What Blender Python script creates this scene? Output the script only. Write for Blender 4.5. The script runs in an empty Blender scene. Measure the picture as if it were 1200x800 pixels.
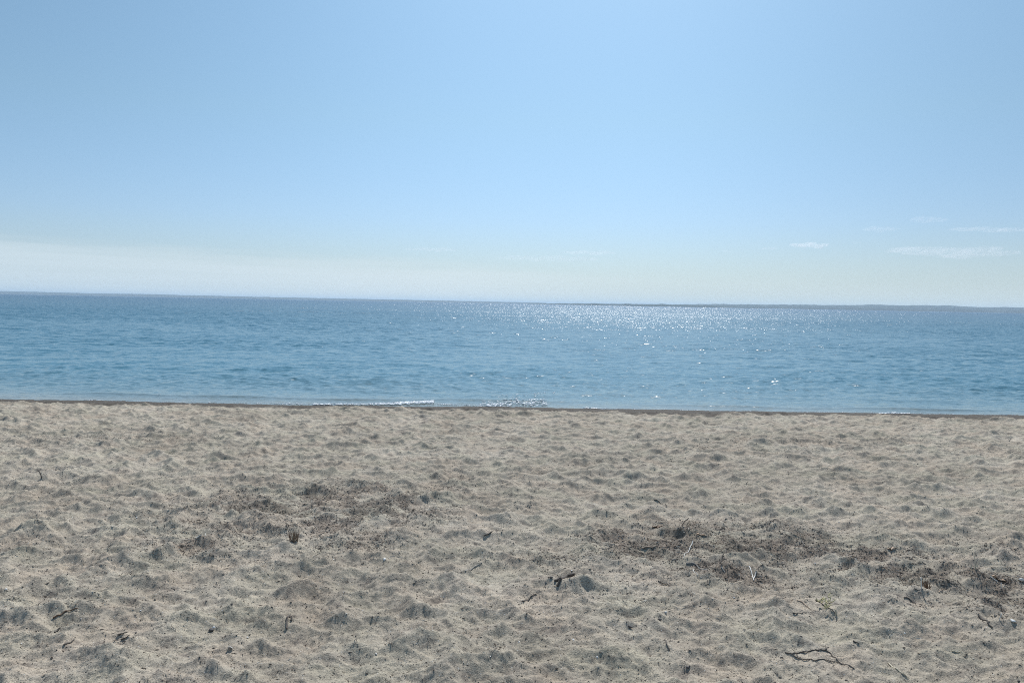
import bpy, bmesh, math, random
import numpy as np
from mathutils import Vector, Matrix

random.seed(7)
rng = np.random.default_rng(11)
R = math.radians
S = bpy.context.scene
COL = S.collection

# ------------------------------------------------------------------ camera
EYE = Vector((0.0, 0.0, 2.10))
PITCH, ROLL, LENS = R(2.72), R(1.07), 28.0
cd = bpy.data.cameras.new('camera')
cam = bpy.data.objects.new('camera', cd)
COL.objects.link(cam)
cd.lens = LENS; cd.sensor_width = 36.0
cd.clip_start = 0.05; cd.clip_end = 90000
CAMROT = Matrix.Rotation(R(90) - PITCH, 4, 'X') @ Matrix.Rotation(ROLL, 4, 'Z')
cam.matrix_world = Matrix.Translation(EYE) @ CAMROT
S.camera = cam

# ------------------------------------------------------------------ sky, sun, exposure
SUN_EL, SUN_AZ = R(47), R(10)            # azimuth to the right of the view (+Y)
W = bpy.data.worlds.new('World'); S.world = W; W.use_nodes = True
nt = W.node_tree; N = nt.nodes; L = nt.links
N.clear()
def nd(tree, typ, **kw):
    n = tree.nodes.new(typ)
    for k, v in kw.items(): setattr(n, k, v)
    return n
out = nd(nt, 'ShaderNodeOutputWorld'); bg = nd(nt, 'ShaderNodeBackground')
sky = nd(nt, 'ShaderNodeTexSky', sky_type='NISHITA', sun_disc=False)
sky.sun_elevation = SUN_EL; sky.sun_rotation = SUN_AZ
sky.altitude = 0; sky.air_density = 1.0; sky.dust_density = 0.3; sky.ozone_density = 3.0
bg.inputs['Strength'].default_value = 0.105
def math_node(tree, op, a, b=None, c=None, clamp=False):
    n = nd(tree, 'ShaderNodeMath', operation=op, use_clamp=clamp)
    for i, v in enumerate((a, b, c)):
        if v is None: continue
        if hasattr(v, 'is_linked') or hasattr(v, 'links'): tree.links.new(v, n.inputs[i])
        else: n.inputs[i].default_value = v
    return n.outputs[0]
tc = nd(nt, 'ShaderNodeTexCoord')
sep = nd(nt, 'ShaderNodeSeparateXYZ'); L.new(tc.outputs['Generated'], sep.inputs[0])
# thin high veil lying along the horizon, thicker to the left, with streaky upper edge
mp = nd(nt, 'ShaderNodeMapping'); mp.inputs['Scale'].default_value = (2.6, 2.6, 50)
L.new(tc.outputs['Generated'], mp.inputs[0])
nz = nd(nt, 'ShaderNodeTexNoise'); nz.inputs['Scale'].default_value = 1.6; nz.inputs['Detail'].default_value = 6
nz.inputs['Roughness'].default_value = 0.55
L.new(mp.outputs[0], nz.inputs['Vector'])
x, y, z = sep.outputs
edge = math_node(nt, 'MULTIPLY_ADD', x, -0.030, 0.046)                    # elevation of the veil's upper edge
edge = math_node(nt, 'ADD', edge, math_node(nt, 'MULTIPLY_ADD', nz.outputs[0], 0.030, -0.015))
d = math_node(nt, 'SUBTRACT', edge, z)
soft = nd(nt, 'ShaderNodeMapRange', interpolation_type='SMOOTHSTEP')
soft.inputs['From Min'].default_value = -0.004; soft.inputs['From Max'].default_value = 0.016
L.new(d, soft.inputs['Value'])
fade = nd(nt, 'ShaderNodeMapRange', interpolation_type='SMOOTHSTEP'); fade.inputs['From Min'].default_value = -0.15; fade.inputs['From Max'].default_value = 0.22
fade.inputs['To Min'].default_value = 0.85; fade.inputs['To Max'].default_value = 0.12
L.new(x, fade.inputs['Value'])
veil = math_node(nt, 'MULTIPLY', soft.outputs[0], fade.outputs[0])
front = nd(nt, 'ShaderNodeMapRange'); front.inputs['From Min'].default_value = -0.2; front.inputs['From Max'].default_value = 0.3
L.new(y, front.inputs['Value'])
veil = math_node(nt, 'MULTIPLY', veil, front.outputs[0])
mp2 = nd(nt, 'ShaderNodeMapping'); mp2.inputs['Scale'].default_value = (3, 3, 110); L.new(tc.outputs['Generated'], mp2.inputs[0])
nz2 = nd(nt, 'ShaderNodeTexNoise'); nz2.inputs['Scale'].default_value = 1.0; nz2.inputs['Detail'].default_value = 5; L.new(mp2.outputs[0], nz2.inputs['Vector'])
veil = math_node(nt, 'MULTIPLY', veil, math_node(nt, 'MULTIPLY_ADD', nz2.outputs[0], 1.3, .35, clamp=True))
tint = nd(nt, 'ShaderNodeMix', data_type='RGBA', blend_type='MULTIPLY'); tint.inputs[0].default_value = 1.0
L.new(sky.outputs[0], tint.inputs[6])
elev = nd(nt, 'ShaderNodeValToRGB'); L.new(z, elev.inputs[0]); E_ = elev.color_ramp.elements; E_.new(.1); E_.new(.2)
for e_, (p_, c_) in zip(E_, [(0, (.60, .66, .80)), (.1, (.775, .87, 1.0)), (.22, (1.0, 1.09, 1.03)), (.40, (1.27, 1.39, 1.24))]): e_.position = p_; e_.color = (*c_, 1)
lr = nd(nt, 'ShaderNodeMapRange', interpolation_type='SMOOTHSTEP'); lr.inputs['From Min'].default_value = -.62; lr.inputs['From Max'].default_value = .0
lr.inputs['To Min'].default_value = .79; lr.inputs['To Max'].default_value = 1.0; L.new(x, lr.inputs['Value'])
lrr = nd(nt, 'ShaderNodeMapRange', interpolation_type='SMOOTHSTEP'); lrr.inputs['From Min'].default_value = .1; lrr.inputs['From Max'].default_value = .6
lrr.inputs['To Min'].default_value = 1.0; lrr.inputs['To Max'].default_value = .82; L.new(x, lrr.inputs['Value'])
ev = nd(nt, 'ShaderNodeVectorMath', operation='SCALE'); L.new(elev.outputs[0], ev.inputs[0]); lrz = math_node(nt, 'SUBTRACT', 1.0, math_node(nt, 'MULTIPLY', math_node(nt, 'SUBTRACT', 1.0, lr.outputs[0]), math_node(nt, 'MULTIPLY_ADD', z, 2.6, 0.12, clamp=True)))
L.new(math_node(nt, 'MULTIPLY', lrz, lrr.outputs[0]), ev.inputs['Scale'])
L.new(ev.outputs[0], tint.inputs[7])
# the air near the horizon is milky: brighter below the sun, greyer to the left
low = math_node(nt, 'POWER', 2.718, math_node(nt, 'MULTIPLY', math_node(nt, 'MAXIMUM', z, 0.0), -21.0))
low = math_node(nt, 'MULTIPLY', low, 0.95)
side = nd(nt, 'ShaderNodeMapRange', interpolation_type='SMOOTHSTEP'); side.inputs['From Min'].default_value = -0.62; side.inputs['From Max'].default_value = 0.10
L.new(x, side.inputs['Value'])
milk = nd(nt, 'ShaderNodeMix', data_type='RGBA'); L.new(side.outputs[0], milk.inputs[0])
milk.inputs[6].default_value = (5.0, 6.4, 7.4, 1); milk.inputs[7].default_value = (6.0, 7.4, 7.9, 1)
m1 = nd(nt, 'ShaderNodeMix', data_type='RGBA'); L.new(low, m1.inputs[0]); L.new(tint.outputs[2], m1.inputs[6]); L.new(milk.outputs[2], m1.inputs[7])
whit = nd(nt, 'ShaderNodeMix', data_type='RGBA'); L.new(side.outputs[0], whit.inputs[0])
whit.inputs[6].default_value = (6.1, 7.25, 7.9, 1); whit.inputs[7].default_value = (6.9, 7.9, 8.3, 1)
mix = nd(nt, 'ShaderNodeMix', data_type='RGBA')
L.new(veil, mix.inputs[0]); L.new(m1.outputs[2], mix.inputs[6]); L.new(whit.outputs[2], mix.inputs[7])
L.new(mix.outputs[2], bg.inputs['Color']); L.new(bg.outputs[0], out.inputs[0])

sl = bpy.data.lights.new('sun', 'SUN'); sl.energy = 4.0; sl.angle = R(0.53); sl.color = (1.0, 0.985, 0.955)
sun = bpy.data.objects.new('sun', sl); COL.objects.link(sun)
sd = Vector((math.sin(SUN_AZ) * math.cos(SUN_EL), math.cos(SUN_AZ) * math.cos(SUN_EL), math.sin(SUN_EL)))
sun.rotation_euler = sd.to_track_quat('Z', 'Y').to_euler(); sun.location = (0, 0, 30)

S.view_settings.view_transform = 'Standard'; S.view_settings.look = 'None'
S.view_settings.gamma = 1; S.view_settings.use_curve_mapping = False
S.view_settings.exposure = 0.0
S.cycles.use_denoising = False
S.cycles.max_bounces = 3; S.cycles.volume_bounces = 1
S.cycles.sample_clamp_indirect = 4; S.cycles.sample_clamp_direct = 14
S.cycles.filter_width = 1.0
S.cycles.caustics_reflective = False; S.cycles.caustics_refractive = False

# ------------------------------------------------------------------ helpers
def smooth(a, b, t):
    t = np.clip((t - a) / (b - a), 0, 1); return t * t * (3 - 2 * t)
_perm = rng.permutation(4096).astype(np.int32)
_ga = rng.random(4096) * 2 * np.pi
_gx, _gy = np.cos(_ga).astype(np.float32), np.sin(_ga).astype(np.float32)
def gnoise(x, y, seed=0):
    """2-D gradient noise, about -1..1"""
    x = np.asarray(x, np.float64) + seed * 37.17; y = np.asarray(y, np.float64) + seed * 91.7
    xi = np.floor(x).astype(np.int64); yi = np.floor(y).astype(np.int64)
    xf = (x - xi).astype(np.float32); yf = (y - yi).astype(np.float32)
    u = xf * xf * xf * (xf * (xf * 6 - 15) + 10); v = yf * yf * yf * (yf * (yf * 6 - 15) + 10)
    def g(ix, iy, dx, dy):
        h = _perm[(ix + _perm[iy & 4095]) & 4095]
        return _gx[h] * dx + _gy[h] * dy
    a = g(xi, yi, xf, yf); b = g(xi + 1, yi, xf - 1, yf)
    c = g(xi, yi + 1, xf, yf - 1); e = g(xi + 1, yi + 1, xf - 1, yf - 1)
    return 1.5 * ((a + (b - a) * u) * (1 - v) + (c + (e - c) * u) * v)
def fbm(x, y, octs, seed=0, gain=0.5):
    s = 0; a = 1
    for i in range(octs):
        s = s + a * gnoise(x * 2 ** i, y * 2 ** i, seed + i * 3); a *= gain
    return s
def grid_mesh(name, X, Y, Z, attrs=None):
    n, m = X.shape
    me = bpy.data.meshes.new(name)
    co = np.stack([X, Y, Z], -1).reshape(-1, 3).astype(np.float32)
    idx = np.arange(n * m, dtype=np.int32).reshape(n, m)
    q = np.stack([idx[:-1, :-1], idx[:-1, 1:], idx[1:, 1:], idx[1:, :-1]], -1).reshape(-1)
    nf = (n - 1) * (m - 1)
    me.vertices.add(n * m); me.vertices.foreach_set('co', co.ravel())
    me.loops.add(nf * 4); me.loops.foreach_set('vertex_index', q)
    me.polygons.add(nf); me.polygons.foreach_set('loop_start', np.arange(nf, dtype=np.int32) * 4)
    me.polygons.foreach_set('use_smooth', np.ones(nf, bool))
    for k, v in (attrs or {}).items():
        at = me.attributes.new(k, 'FLOAT', 'POINT'); at.data.foreach_set('value', v.astype(np.float32).ravel())
    me.update(); me.validate()
    return me
def soup_mesh(name, V, F, attrs=None, smooth_=False):
    """V (n,3), F list/array of quads or tris of equal length"""
    me = bpy.data.meshes.new(name)
    V = np.asarray(V, np.float32); F = np.asarray(F, np.int32)
    me.vertices.add(len(V)); me.vertices.foreach_set('co', V.ravel())
    k = F.shape[1]
    me.loops.add(F.size); me.loops.foreach_set('vertex_index', F.ravel())
    me.polygons.add(len(F)); me.polygons.foreach_set('loop_start', np.arange(len(F), dtype=np.int32) * k)
    me.polygons.foreach_set('use_smooth', np.full(len(F), smooth_))
    for a, v in (attrs or {}).items():
        at = me.attributes.new(a, 'FLOAT', 'POINT'); at.data.foreach_set('value', np.asarray(v, np.float32).ravel())
    me.update(); me.validate()
    return me
def link(name, me, mat=None, parent=None, loc=None):
    o = bpy.data.objects.new(name, me); COL.objects.link(o)
    if mat: me.materials.append(mat)
    if parent: o.parent = parent
    if loc is not None: o.location = loc
    return o
def tag(o, label=None, cat=None, group=None, kind=None):
    if label: o['label'] = label
    if cat: o['category'] = cat
    if group: o['group'] = group
    if kind: o['kind'] = kind
    return o
def material(name):
    m = bpy.data.materials.new(name); m.use_nodes = True
    t = m.node_tree; return m, t, t.nodes['Principled BSDF']
def ramp(t, fac, stops):
    r = nd(t, 'ShaderNodeValToRGB'); e = r.color_ramp.elements
    while len(e) < len(stops): e.new(0.5)
    for i, (p, c) in enumerate(stops): e[i].position = p; e[i].color = (*c, 1)
    t.links.new(fac, r.inputs[0]); return r.outputs[0]
def noise(t, vec, scale, detail=2, rough=0.5, out_='Fac'):
    n = nd(t, 'ShaderNodeTexNoise'); n.inputs['Scale'].default_value = scale
    n.inputs['Detail'].default_value = detail; n.inputs['Roughness'].default_value = rough
    if vec is not None: t.links.new(vec, n.inputs['Vector'])
    return n.outputs[out_]
def mixc(t, fac, a, b, mode='MIX'):
    n = nd(t, 'ShaderNodeMix', data_type='RGBA', blend_type=mode)
    for i, v in ((0, fac), (6, a), (7, b)):
        if hasattr(v, 'links'): t.links.new(v, n.inputs[i])
        else: n.inputs[i].default_value = v if i == 0 else (*v, 1)
    return n.outputs[2]
def attr(t, name):
    a = nd(t, 'ShaderNodeAttribute'); a.attribute_name = name; return a.outputs['Fac']

# ------------------------------------------------------------------ beach height field
SHORE = 16.15
def base_z(y):
    """beach profile along the view: level sand, low berm, short wet slope, sea bed"""
    return np.interp(y, [-60, 0, 6, 10, 13.5, 14.5, 15.35, 16.25, 18, 30, 80],
                        [0.9, 0.5, 0.46, 0.37, 0.225, 0.145, 0.070, -0.015, -0.16, -1.0, -3])
F12 = LENS / 36 * 1200
def ground_hit(px, py):
    """where the ray through a photo pixel (1200x800) meets the smooth beach"""
    d = CAMROT.to_3x3() @ Vector(((px - 600) / F12, (400 - py) / F12, -1)); z = 0.4
    for _ in range(25):
        t = (z - EYE.z) / d.z; p = EYE + d * t; z = float(base_z(p.y))
    return p.x, p.y
CELL = 0.012
RX0, RX1, RY0, RY1 = -17.0, 17.0, 0.8, 16.6
xs = np.arange(RX0, RX1, CELL); ys = np.arange(RY0, RY1, CELL)
GX, GY = np.meshgrid(xs, ys)
warp1 = gnoise(GX / 0.09, GY / 0.09, 5).astype(np.float32); warp2 = gnoise(GX / 0.03, GY / 0.03, 6).astype(np.float32)
H = (0.030 * gnoise(GX / 2.3, GY / 1.6, 1) + 0.014 * gnoise(GX / 0.8, GY / 0.7, 2)).astype(np.float32)
H += 0.010 * (np.abs(gnoise(GX / 0.30 + 0.3 * warp1, GY / 0.26, 3)) - .4).astype(np.float32)
def trample(cell, amp, jit, warp_amp):
    """hollows left by many feet: every point belongs to its nearest hollow, sharp soft ridges stand between them"""
    x_ = (GX + warp_amp * gnoise(GX / cell * .9, GY / cell * .9, 61) + warp_amp * .4 * warp1) / cell
    y_ = (GY + warp_amp * gnoise(GX / cell * .9, GY / cell * .9, 62) + warp_amp * .4 * warp2) / (cell * .92)
    xi = np.floor(x_).astype(np.int32); yi = np.floor(y_).astype(np.int32); best = np.full(x_.shape, 9., np.float32); 
    h1 = rng.random(4096).astype(np.float32); h2 = rng.random(4096).astype(np.float32); h3 = rng.random(4096).astype(np.float32)
    for dj in (-1, 0, 1):
        for di in (-1, 0, 1):
            hh = _perm[(xi + di + _perm[(yi + dj) & 4095]) & 4095]
            dx = x_ - (xi + di + .5 + jit * (h1[hh] - .5)); dy = y_ - (yi + dj + .5 + jit * (h2[hh] - .5))
            dd = (dx * dx + dy * dy) * (.75 + .6 * h3[hh]) + .35 * (h3[hh] - .5)
            best = np.minimum(best, dd)
    return (amp * (best * 2 - .4)).astype(np.float32)
H += trample(.240, .044, .95, .055)
H += trample(.105, .0175, .95, .03)
def stamp(cx, cy, a, b, ang, dep, rim):
    r_ = 2.1 * a
    i0, i1 = int((cy - r_ - RY0) / CELL), int((cy + r_ - RY0) / CELL)
    j0, j1 = int((cx - r_ - RX0) / CELL), int((cx + r_ - RX0) / CELL)
    i0 = max(i0, 0); j0 = max(j0, 0); i1 = min(i1, len(ys)); j1 = min(j1, len(xs))
    if i1 - i0 < 4 or j1 - j0 < 4: return
    sl_ = (slice(i0, i1), slice(j0, j1))
    dx = GX[sl_] - cx; dy = GY[sl_] - cy; c, s = math.cos(ang), math.sin(ang)
    u = (dx * c + dy * s) / a; v = (-dx * s + dy * c) / b
    r = np.sqrt(u * u + v * v) * (1 + 0.26 * warp1[sl_] + 0.08 * warp2[sl_])
    inside = .85 * (1 - smooth(0.55, 1.15, r))
    h = H[sl_]; mean = h.mean()
    bowl = -dep * (1 - 0.35 * np.clip(r, 0, 1) ** 2) + dep * 0.25 * u
    H[sl_] = h * (1 - 0.75 * inside) + (mean * 0.75) * inside + bowl * inside + rim * np.exp(-((r - 1.28) / 0.24) ** 2)
for _ in range(4500):
    cx, cy = rng.uniform(RX0, RX1), rng.uniform(RY0, 15.1)
    ang = rng.normal(0, 0.7) if rng.random() < 0.6 else rng.uniform(0, math.pi)
    a = 0.035 * (0.13 / 0.035) ** rng.random()
    stamp(cx, cy, a, a * rng.uniform(0.5, 0.95), ang, rng.uniform(0.14, 0.27) * a, rng.uniform(0.02, 0.10) * a)
H += (0.007 * (np.abs(gnoise(GX / 0.11 + .4 * warp1, GY / 0.11, 7)) - .4) + 0.007 * gnoise(GX / 0.055, GY / 0.055, 8) + 0.0035 * warp2).astype(np.float32)
rough_patch = smooth(-0.1, 0.6, gnoise(GX / 0.6, GY / 0.5, 9))
H += (0.009 * (.35 + .65 * rough_patch) * np.abs(gnoise(GX / 0.028, GY / 0.028, 10))).astype(np.float32)
# loose sand slides until no slope is steeper than its angle of rest
lim = CELL * 0.68
for _ in range(5):
    for ax in (0, 1):
        dlt = np.diff(H, axis=ax); ex = np.sign(dlt) * np.clip(np.abs(dlt) - lim, 0, None) * 0.5 * 0.5
        if ax == 0: H[:-1] += ex; H[1:] -= ex
        else: H[:, :-1] += ex; H[:, 1:] -= ex
def sample(A, x, y):
    fx = np.clip((x - RX0) / CELL, 0, A.shape[1] - 2.001); fy = np.clip((y - RY0) / CELL, 0, A.shape[0] - 2.001)
    i = fy.astype(int); j = fx.astype(int); u = fx - j; v = fy - i
    return (A[i, j] * (1 - u) + A[i, j + 1] * u) * (1 - v) + (A[i + 1, j] * (1 - u) + A[i + 1, j + 1] * u) * v
def fold(x):                      # past the stamped area the relief mirrors on
    p = 2 * (RX1 - RX0); q = np.mod(x - RX0, p); return RX0 + np.where(q > RX1 - RX0, p - q, q)
def sand_h(x, y):
    x = np.asarray(x, float); y = np.asarray(y, float)
    k = 1 - 0.88 * smooth(14.1, 15.1, y + 0.25 * gnoise(x / 1.3, y / 3, 14))
    shore = 0.10 * gnoise(x / 5.5, 0 * x, 15) + 0.05 * gnoise(x / 1.4, 0 * x, 16)
    z = base_z(y - .022 * x * smooth(9, 13, y) + shore * smooth(12, 14, y) * 2) + k * sample(H, fold(x), np.clip(y, RY0 + .1, RY1 - .1))
    return z + (0.0032 * gnoise(x / 0.020, y / 0.020, 17) + 0.0022 * gnoise(x / 0.009, y / 0.009, 18)) * smooth(13, 5, y)
def gz(x, y): return float(sand_h(np.array([x]), np.array([y]))[0])

def ground_true(px, py):
    """the same ray, met with the trampled surface itself"""
    d = CAMROT.to_3x3() @ Vector(((px - 600) / F12, (400 - py) / F12, -1)); x0, y0 = ground_hit(px, py); t0 = y0 / d.y
    ts = np.linspace(t0 * .86, t0 * 1.14, 220); gx = d.x * ts; gy = d.y * ts; below = (EYE.z + d.z * ts) < sand_h(gx, gy)
    i = int(np.argmax(below)) if below.any() else 110
    return float(gx[i]), float(gy[i])
# wrack: dark weed crumbs and stems lie in patches (centre, half-width, half-height in metres on the sand)
PATCH = []
for (px, py, rx, ry, w_) in [(290, 598, 80, 16, 1.2), (440, 600, 62, 20, 1.35), (385, 575, 100, 14, .6), (215, 640, 70, 20, .5), (345, 600, 130, 24, .35),
                             (400, 640, 90, 18, .35), (735, 630, 46, 17, 1.2), (835, 632, 60, 22, 1.35), (800, 652, 75, 18, .7),
                             (960, 640, 56, 19, 1.2), (1035, 657, 62, 18, 1.05), (1130, 672, 75, 20, .9), (880, 672, 60, 16, .5),
                             (1160, 705, 60, 22, .5), (1180, 640, 60, 16, .4), (860, 520, 90, 8, .35), (150, 512, 150, 9, .45),
                             (700, 690, 80, 14, .3), (90, 560, 90, 14, .2), (1040, 520, 130, 8, .3), (60, 700, 90, 20, .2),
                             (520, 565, 60, 14, .25), (650, 655, 60, 14, .35), (1250, 690, 80, 22, .6), (-60, 640, 90, 20, .4)]:
    cx, cy = ground_hit(px, py); ax, _ = ground_hit(px + rx, py); _, ay = ground_hit(px, py - ry); _, by = ground_hit(px, py + ry)
    PATCH.append((cx, cy, abs(ax - cx), abs(ay - by) / 2, w_))
def wrack(x, y):
    s = 0 * x
    for cx, cy, a, b, w_ in PATCH:
        s = s + w_ * np.exp(-(((x - cx) / a) ** 2 + ((y - cy) / b) ** 2) * 0.9)
    n = 0.68 + 0.85 * gnoise(x / 0.45, y / 0.40, 21) + 0.75 * gnoise(x / 0.14, y / 0.13, 22)
    return np.clip(s * np.clip(n, 0, 1.6), 0, 1.4)

# sand sheet: fine in front of the camera, coarse behind and far to the sides
rows = np.concatenate([np.linspace(-40, 0.8, 14), np.linspace(1.0, 2.2, 14)[:-1], 2.2 * np.exp(np.linspace(0, math.log(17.8 / 2.2), 970)),
                       [18.4, 20, 24, 30, 45]])
t_in = np.linspace(-1, 1, 1700)
t_out = np.array([1.06, 1.15, 1.3, 1.6, 2.2, 3.5, 6])
tt = np.concatenate([-t_out[::-1], t_in, t_out])
half = np.maximum(np.abs(rows), 2.2) * 0.98 + 1.1
X = tt[None, :] * half[:, None]
far = np.abs(tt)[None, :] > 1
X = X + np.where(far, np.sign(tt)[None, :] * (np.abs(tt)[None, :] - 1) ** 1.5 * 12, 0)
Y = np.repeat(rows[:, None], X.shape[1], 1)
Z = sand_h(X, Y)
outside = smooth(0.88, 1.0, np.abs(tt))[None, :]                 # beyond the fine part only the smooth profile remains
Z = Z * (1 - outside) + (base_z(Y - .022 * X * smooth(9, 13, Y)) + .01) * outside
wr = wrack(X, Y)
wet = smooth(13.9, 14.5, Y + 0.45 * gnoise(X / 0.9, Y / 3, 31) + 0.12 * gnoise(X / 0.2, Y / 1, 32))
sand_me = grid_mesh('sand', X, Y, Z, {'wrack': wr, 'wet': wet})

m_sand, t, b = material('sand')
geo = nd(t, 'ShaderNodeNewGeometry'); P = geo.outputs['Position']
c1 = ramp(t, noise(t, P, 1.1, 4, .6), [(0.3, (.370, .319, .252)), (0.5, (.448, .389, .310)), (0.72, (.525, .461, .375))])
c2 = ramp(t, noise(t, P, 12, 5, .65), [(0.28, (.55, .54, .56)), (0.46, (.98, .98, .98)), (0.75, (1.20, 1.19, 1.15))])
col = mixc(t, 1.0, c1, c2, 'MULTIPLY')
tn = nd(t, 'ShaderNodeTexNoise'); tn.inputs['Scale'].default_value = 2.4; t.links.new(P, tn.inputs['Vector'])
hue = ramp(t, tn.outputs['Fac'], [(0.35, (1.03, .99, .97)), (0.5, (1, 1, 1)), (0.65, (.985, 1.005, .98))])
col = mixc(t, 1.0, col, hue, 'MULTIPLY')
grain = ramp(t, noise(t, P, 130, 6, .95), [(0.32, (.16, .15, .145)), (0.43, (.74, .74, .74)), (0.54, (1.14, 1.14, 1.14)), (0.68, (1.9, 1.9, 1.9))])
col = mixc(t, 1.0, col, grain, 'MULTIPLY')
grit = nd(t, 'ShaderNodeTexVoronoi'); grit.inputs['Scale'].default_value = 85; t.links.new(P, grit.inputs['Vector'])
gcell = nd(t, 'ShaderNodeSeparateColor'); t.links.new(grit.outputs['Color'], gcell.inputs[0])
gsel = math_node(t, 'MULTIPLY', math_node(t, 'LESS_THAN', grit.outputs['Distance'], 0.30), math_node(t, 'GREATER_THAN', gcell.outputs[0], 0.72))
col = mixc(t, math_node(t, 'MULTIPLY', gsel, 0.7), col, (.10, .088, .08))
gsel2 = math_node(t, 'MULTIPLY', math_node(t, 'LESS_THAN', grit.outputs['Distance'], 0.22), math_node(t, 'GREATER_THAN', gcell.outputs[1], 0.955))
col = mixc(t, math_node(t, 'MULTIPLY', gsel2, 0.8), col, (.75, .74, .70))
wn = noise(t, P, 30, 5, .7)
wmask = nd(t, 'ShaderNodeMapRange', interpolation_type='SMOOTHSTEP'); wmask.inputs['From Min'].default_value = 0.40; wmask.inputs['From Max'].default_value = 0.66
t.links.new(math_node(t, 'ADD', wn, math_node(t, 'MULTIPLY_ADD', attr(t, 'wrack'), 0.22, -0.10)), wmask.inputs['Value'])
wfac = math_node(t, 'MULTIPLY', wmask.outputs[0], math_node(t, 'MULTIPLY', attr(t, 'wrack'), 1.5), clamp=True)
col = mixc(t, math_node(t, 'MULTIPLY', wfac, 0.55), col, (.13, .095, .075))
wetf = attr(t, 'wet')
col = mixc(t, math_node(t, 'MULTIPLY', wetf, 0.92), col, mixc(t, noise(t, P, 5, 4), (.055, .048, .043), (.115, .10, .086)))
t.links.new(col, b.inputs['Base Color'])
rr = nd(t, 'ShaderNodeMapRange'); rr.inputs['To Min'].default_value = 0.95; rr.inputs['To Max'].default_value = 0.75
wsp = nd(t, 'ShaderNodeMapRange'); wsp.inputs['To Min'].default_value = .25; wsp.inputs['To Max'].default_value = .06; t.links.new(wetf, wsp.inputs['Value']); t.links.new(wsp.outputs[0], b.inputs['Specular IOR Level'])
t.links.new(wetf, rr.inputs['Value']); t.links.new(rr.outputs[0], b.inputs['Roughness'])
bump = nd(t, 'ShaderNodeBump'); bump.inputs['Strength'].default_value = 0.8; bump.inputs['Distance'].default_value = 0.010
t.links.new(noise(t, P, 150, 4, .7), bump.inputs['Height']); t.links.new(bump.outputs[0], b.inputs['Normal'])
tag(link('sand', sand_me, m_sand), 'trampled pale grey-beige sand with soft footprints', 'sand', kind='structure')

# ------------------------------------------------------------------ sea
wr_ = np.concatenate([[14.2, 14.6], 14.9 * np.exp(np.linspace(0, math.log(520 / 14.9), 900)), 520 * np.exp(np.linspace(0.02, math.log(60000 / 520), 60))])
tw = np.concatenate([[-6, -3, -1.8, -1.3, -1.1], np.linspace(-1, 1, 1300), [1.1, 1.3, 1.8, 3, 6]])
WX = tw[None, :] * (wr_[:, None] * 1.0 + 1.5); WY = np.repeat(wr_[:, None], len(tw), 1)
off = WY - SHORE
dist = np.hypot(WX, WY)
WZ = np.zeros_like(WX)
waves = []
for i in range(80):
    lam = 0.12 * (3.0 / 0.12) ** rng.random()
    th = rng.normal(0.12, 0.85) + (math.pi if rng.random() < 0.15 else 0)
    waves.append((lam, th, rng.uniform(0, 6.28), rng.uniform(.6, 1.2)))
wx_ = WX + 0.5 * gnoise(WX / 3.2, WY / 3.2, 41) ; wy_ = WY + 0.4 * gnoise(WX / 4.1, WY / 2.7, 42)
space = np.maximum(WY * 0.004, WY * 0.0016)
for lam, th, ph, wgt in waves:
    k = 2 * math.pi / lam
    amp = 0.0128 * lam ** 0.60 * wgt / 2.6
    depth_k = smooth(0.0, 3.0 + lam * 3.5, off + 0.6 * lam)          # long waves die out in the shallows
    alias = 1 - smooth(0.22, 0.42, space / lam)
    phase = k * (wx_ * math.sin(th) + wy_ * math.cos(th)) + ph
    s_ = np.sin(phase)
    WZ += amp * depth_k * alias * (s_ + 0.22 * np.cos(2 * phase))
gust = 0.75 + 0.5 * gnoise(WX / 22, WY / 16, 44) + 0.25 * gnoise(WX / 5, WY / 4, 45)
WZ *= np.clip(gust, 0.35, 1.4)
# low swell lines arriving at the edge, with broken stretches
lap = gnoise(WX / 2.1, 0 * WX, 46); lap2 = gnoise(WX / 0.7, 0 * WX, 47)
for (o_, hgt, wid, sd_) in ((0.75, 0.045, 0.16, 51), (2.3, 0.026, 0.30, 52), (4.6, 0.020, 0.45, 53)):
    c = o_ + 0.35 * gnoise(WX / 3.0, 0 * WX, sd_) * (1 + o_ * 0.3)
    strength = np.clip(0.55 + 0.9 * gnoise(WX / 2.6, 0 * WX, sd_ + 5), 0, 1.2)
    dd = (off - c) / wid
    WZ += hgt * strength * np.exp(-dd ** 2 * np.where(dd < 0, 2.2, 0.7))
WZ += 0.006
sea_me = grid_mesh('sea', WX, WY, WZ, {'off': off})
m_sea, t, b = material('sea_water')
geo = nd(t, 'ShaderNodeNewGeometry'); P = geo.outputs['Position']
spx = nd(t, 'ShaderNodeSeparateXYZ'); t.links.new(P, spx.inputs[0])
yy = spx.outputs[1]
def band(a, b_, lo, hi):
    m = nd(t, 'ShaderNodeMapRange', interpolation_type='SMOOTHSTEP')
    m.inputs['From Min'].default_value = a; m.inputs['From Max'].default_value = b_
    m.inputs['To Min'].default_value = lo; m.inputs['To Max'].default_value = hi
    t.links.new(yy, m.inputs['Value']); return m.outputs[0]
mpn = nd(t, 'ShaderNodeMapping'); mpn.inputs['Scale'].default_value = (1.0, 1.55, 1); t.links.new(P, mpn.inputs[0])
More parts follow.
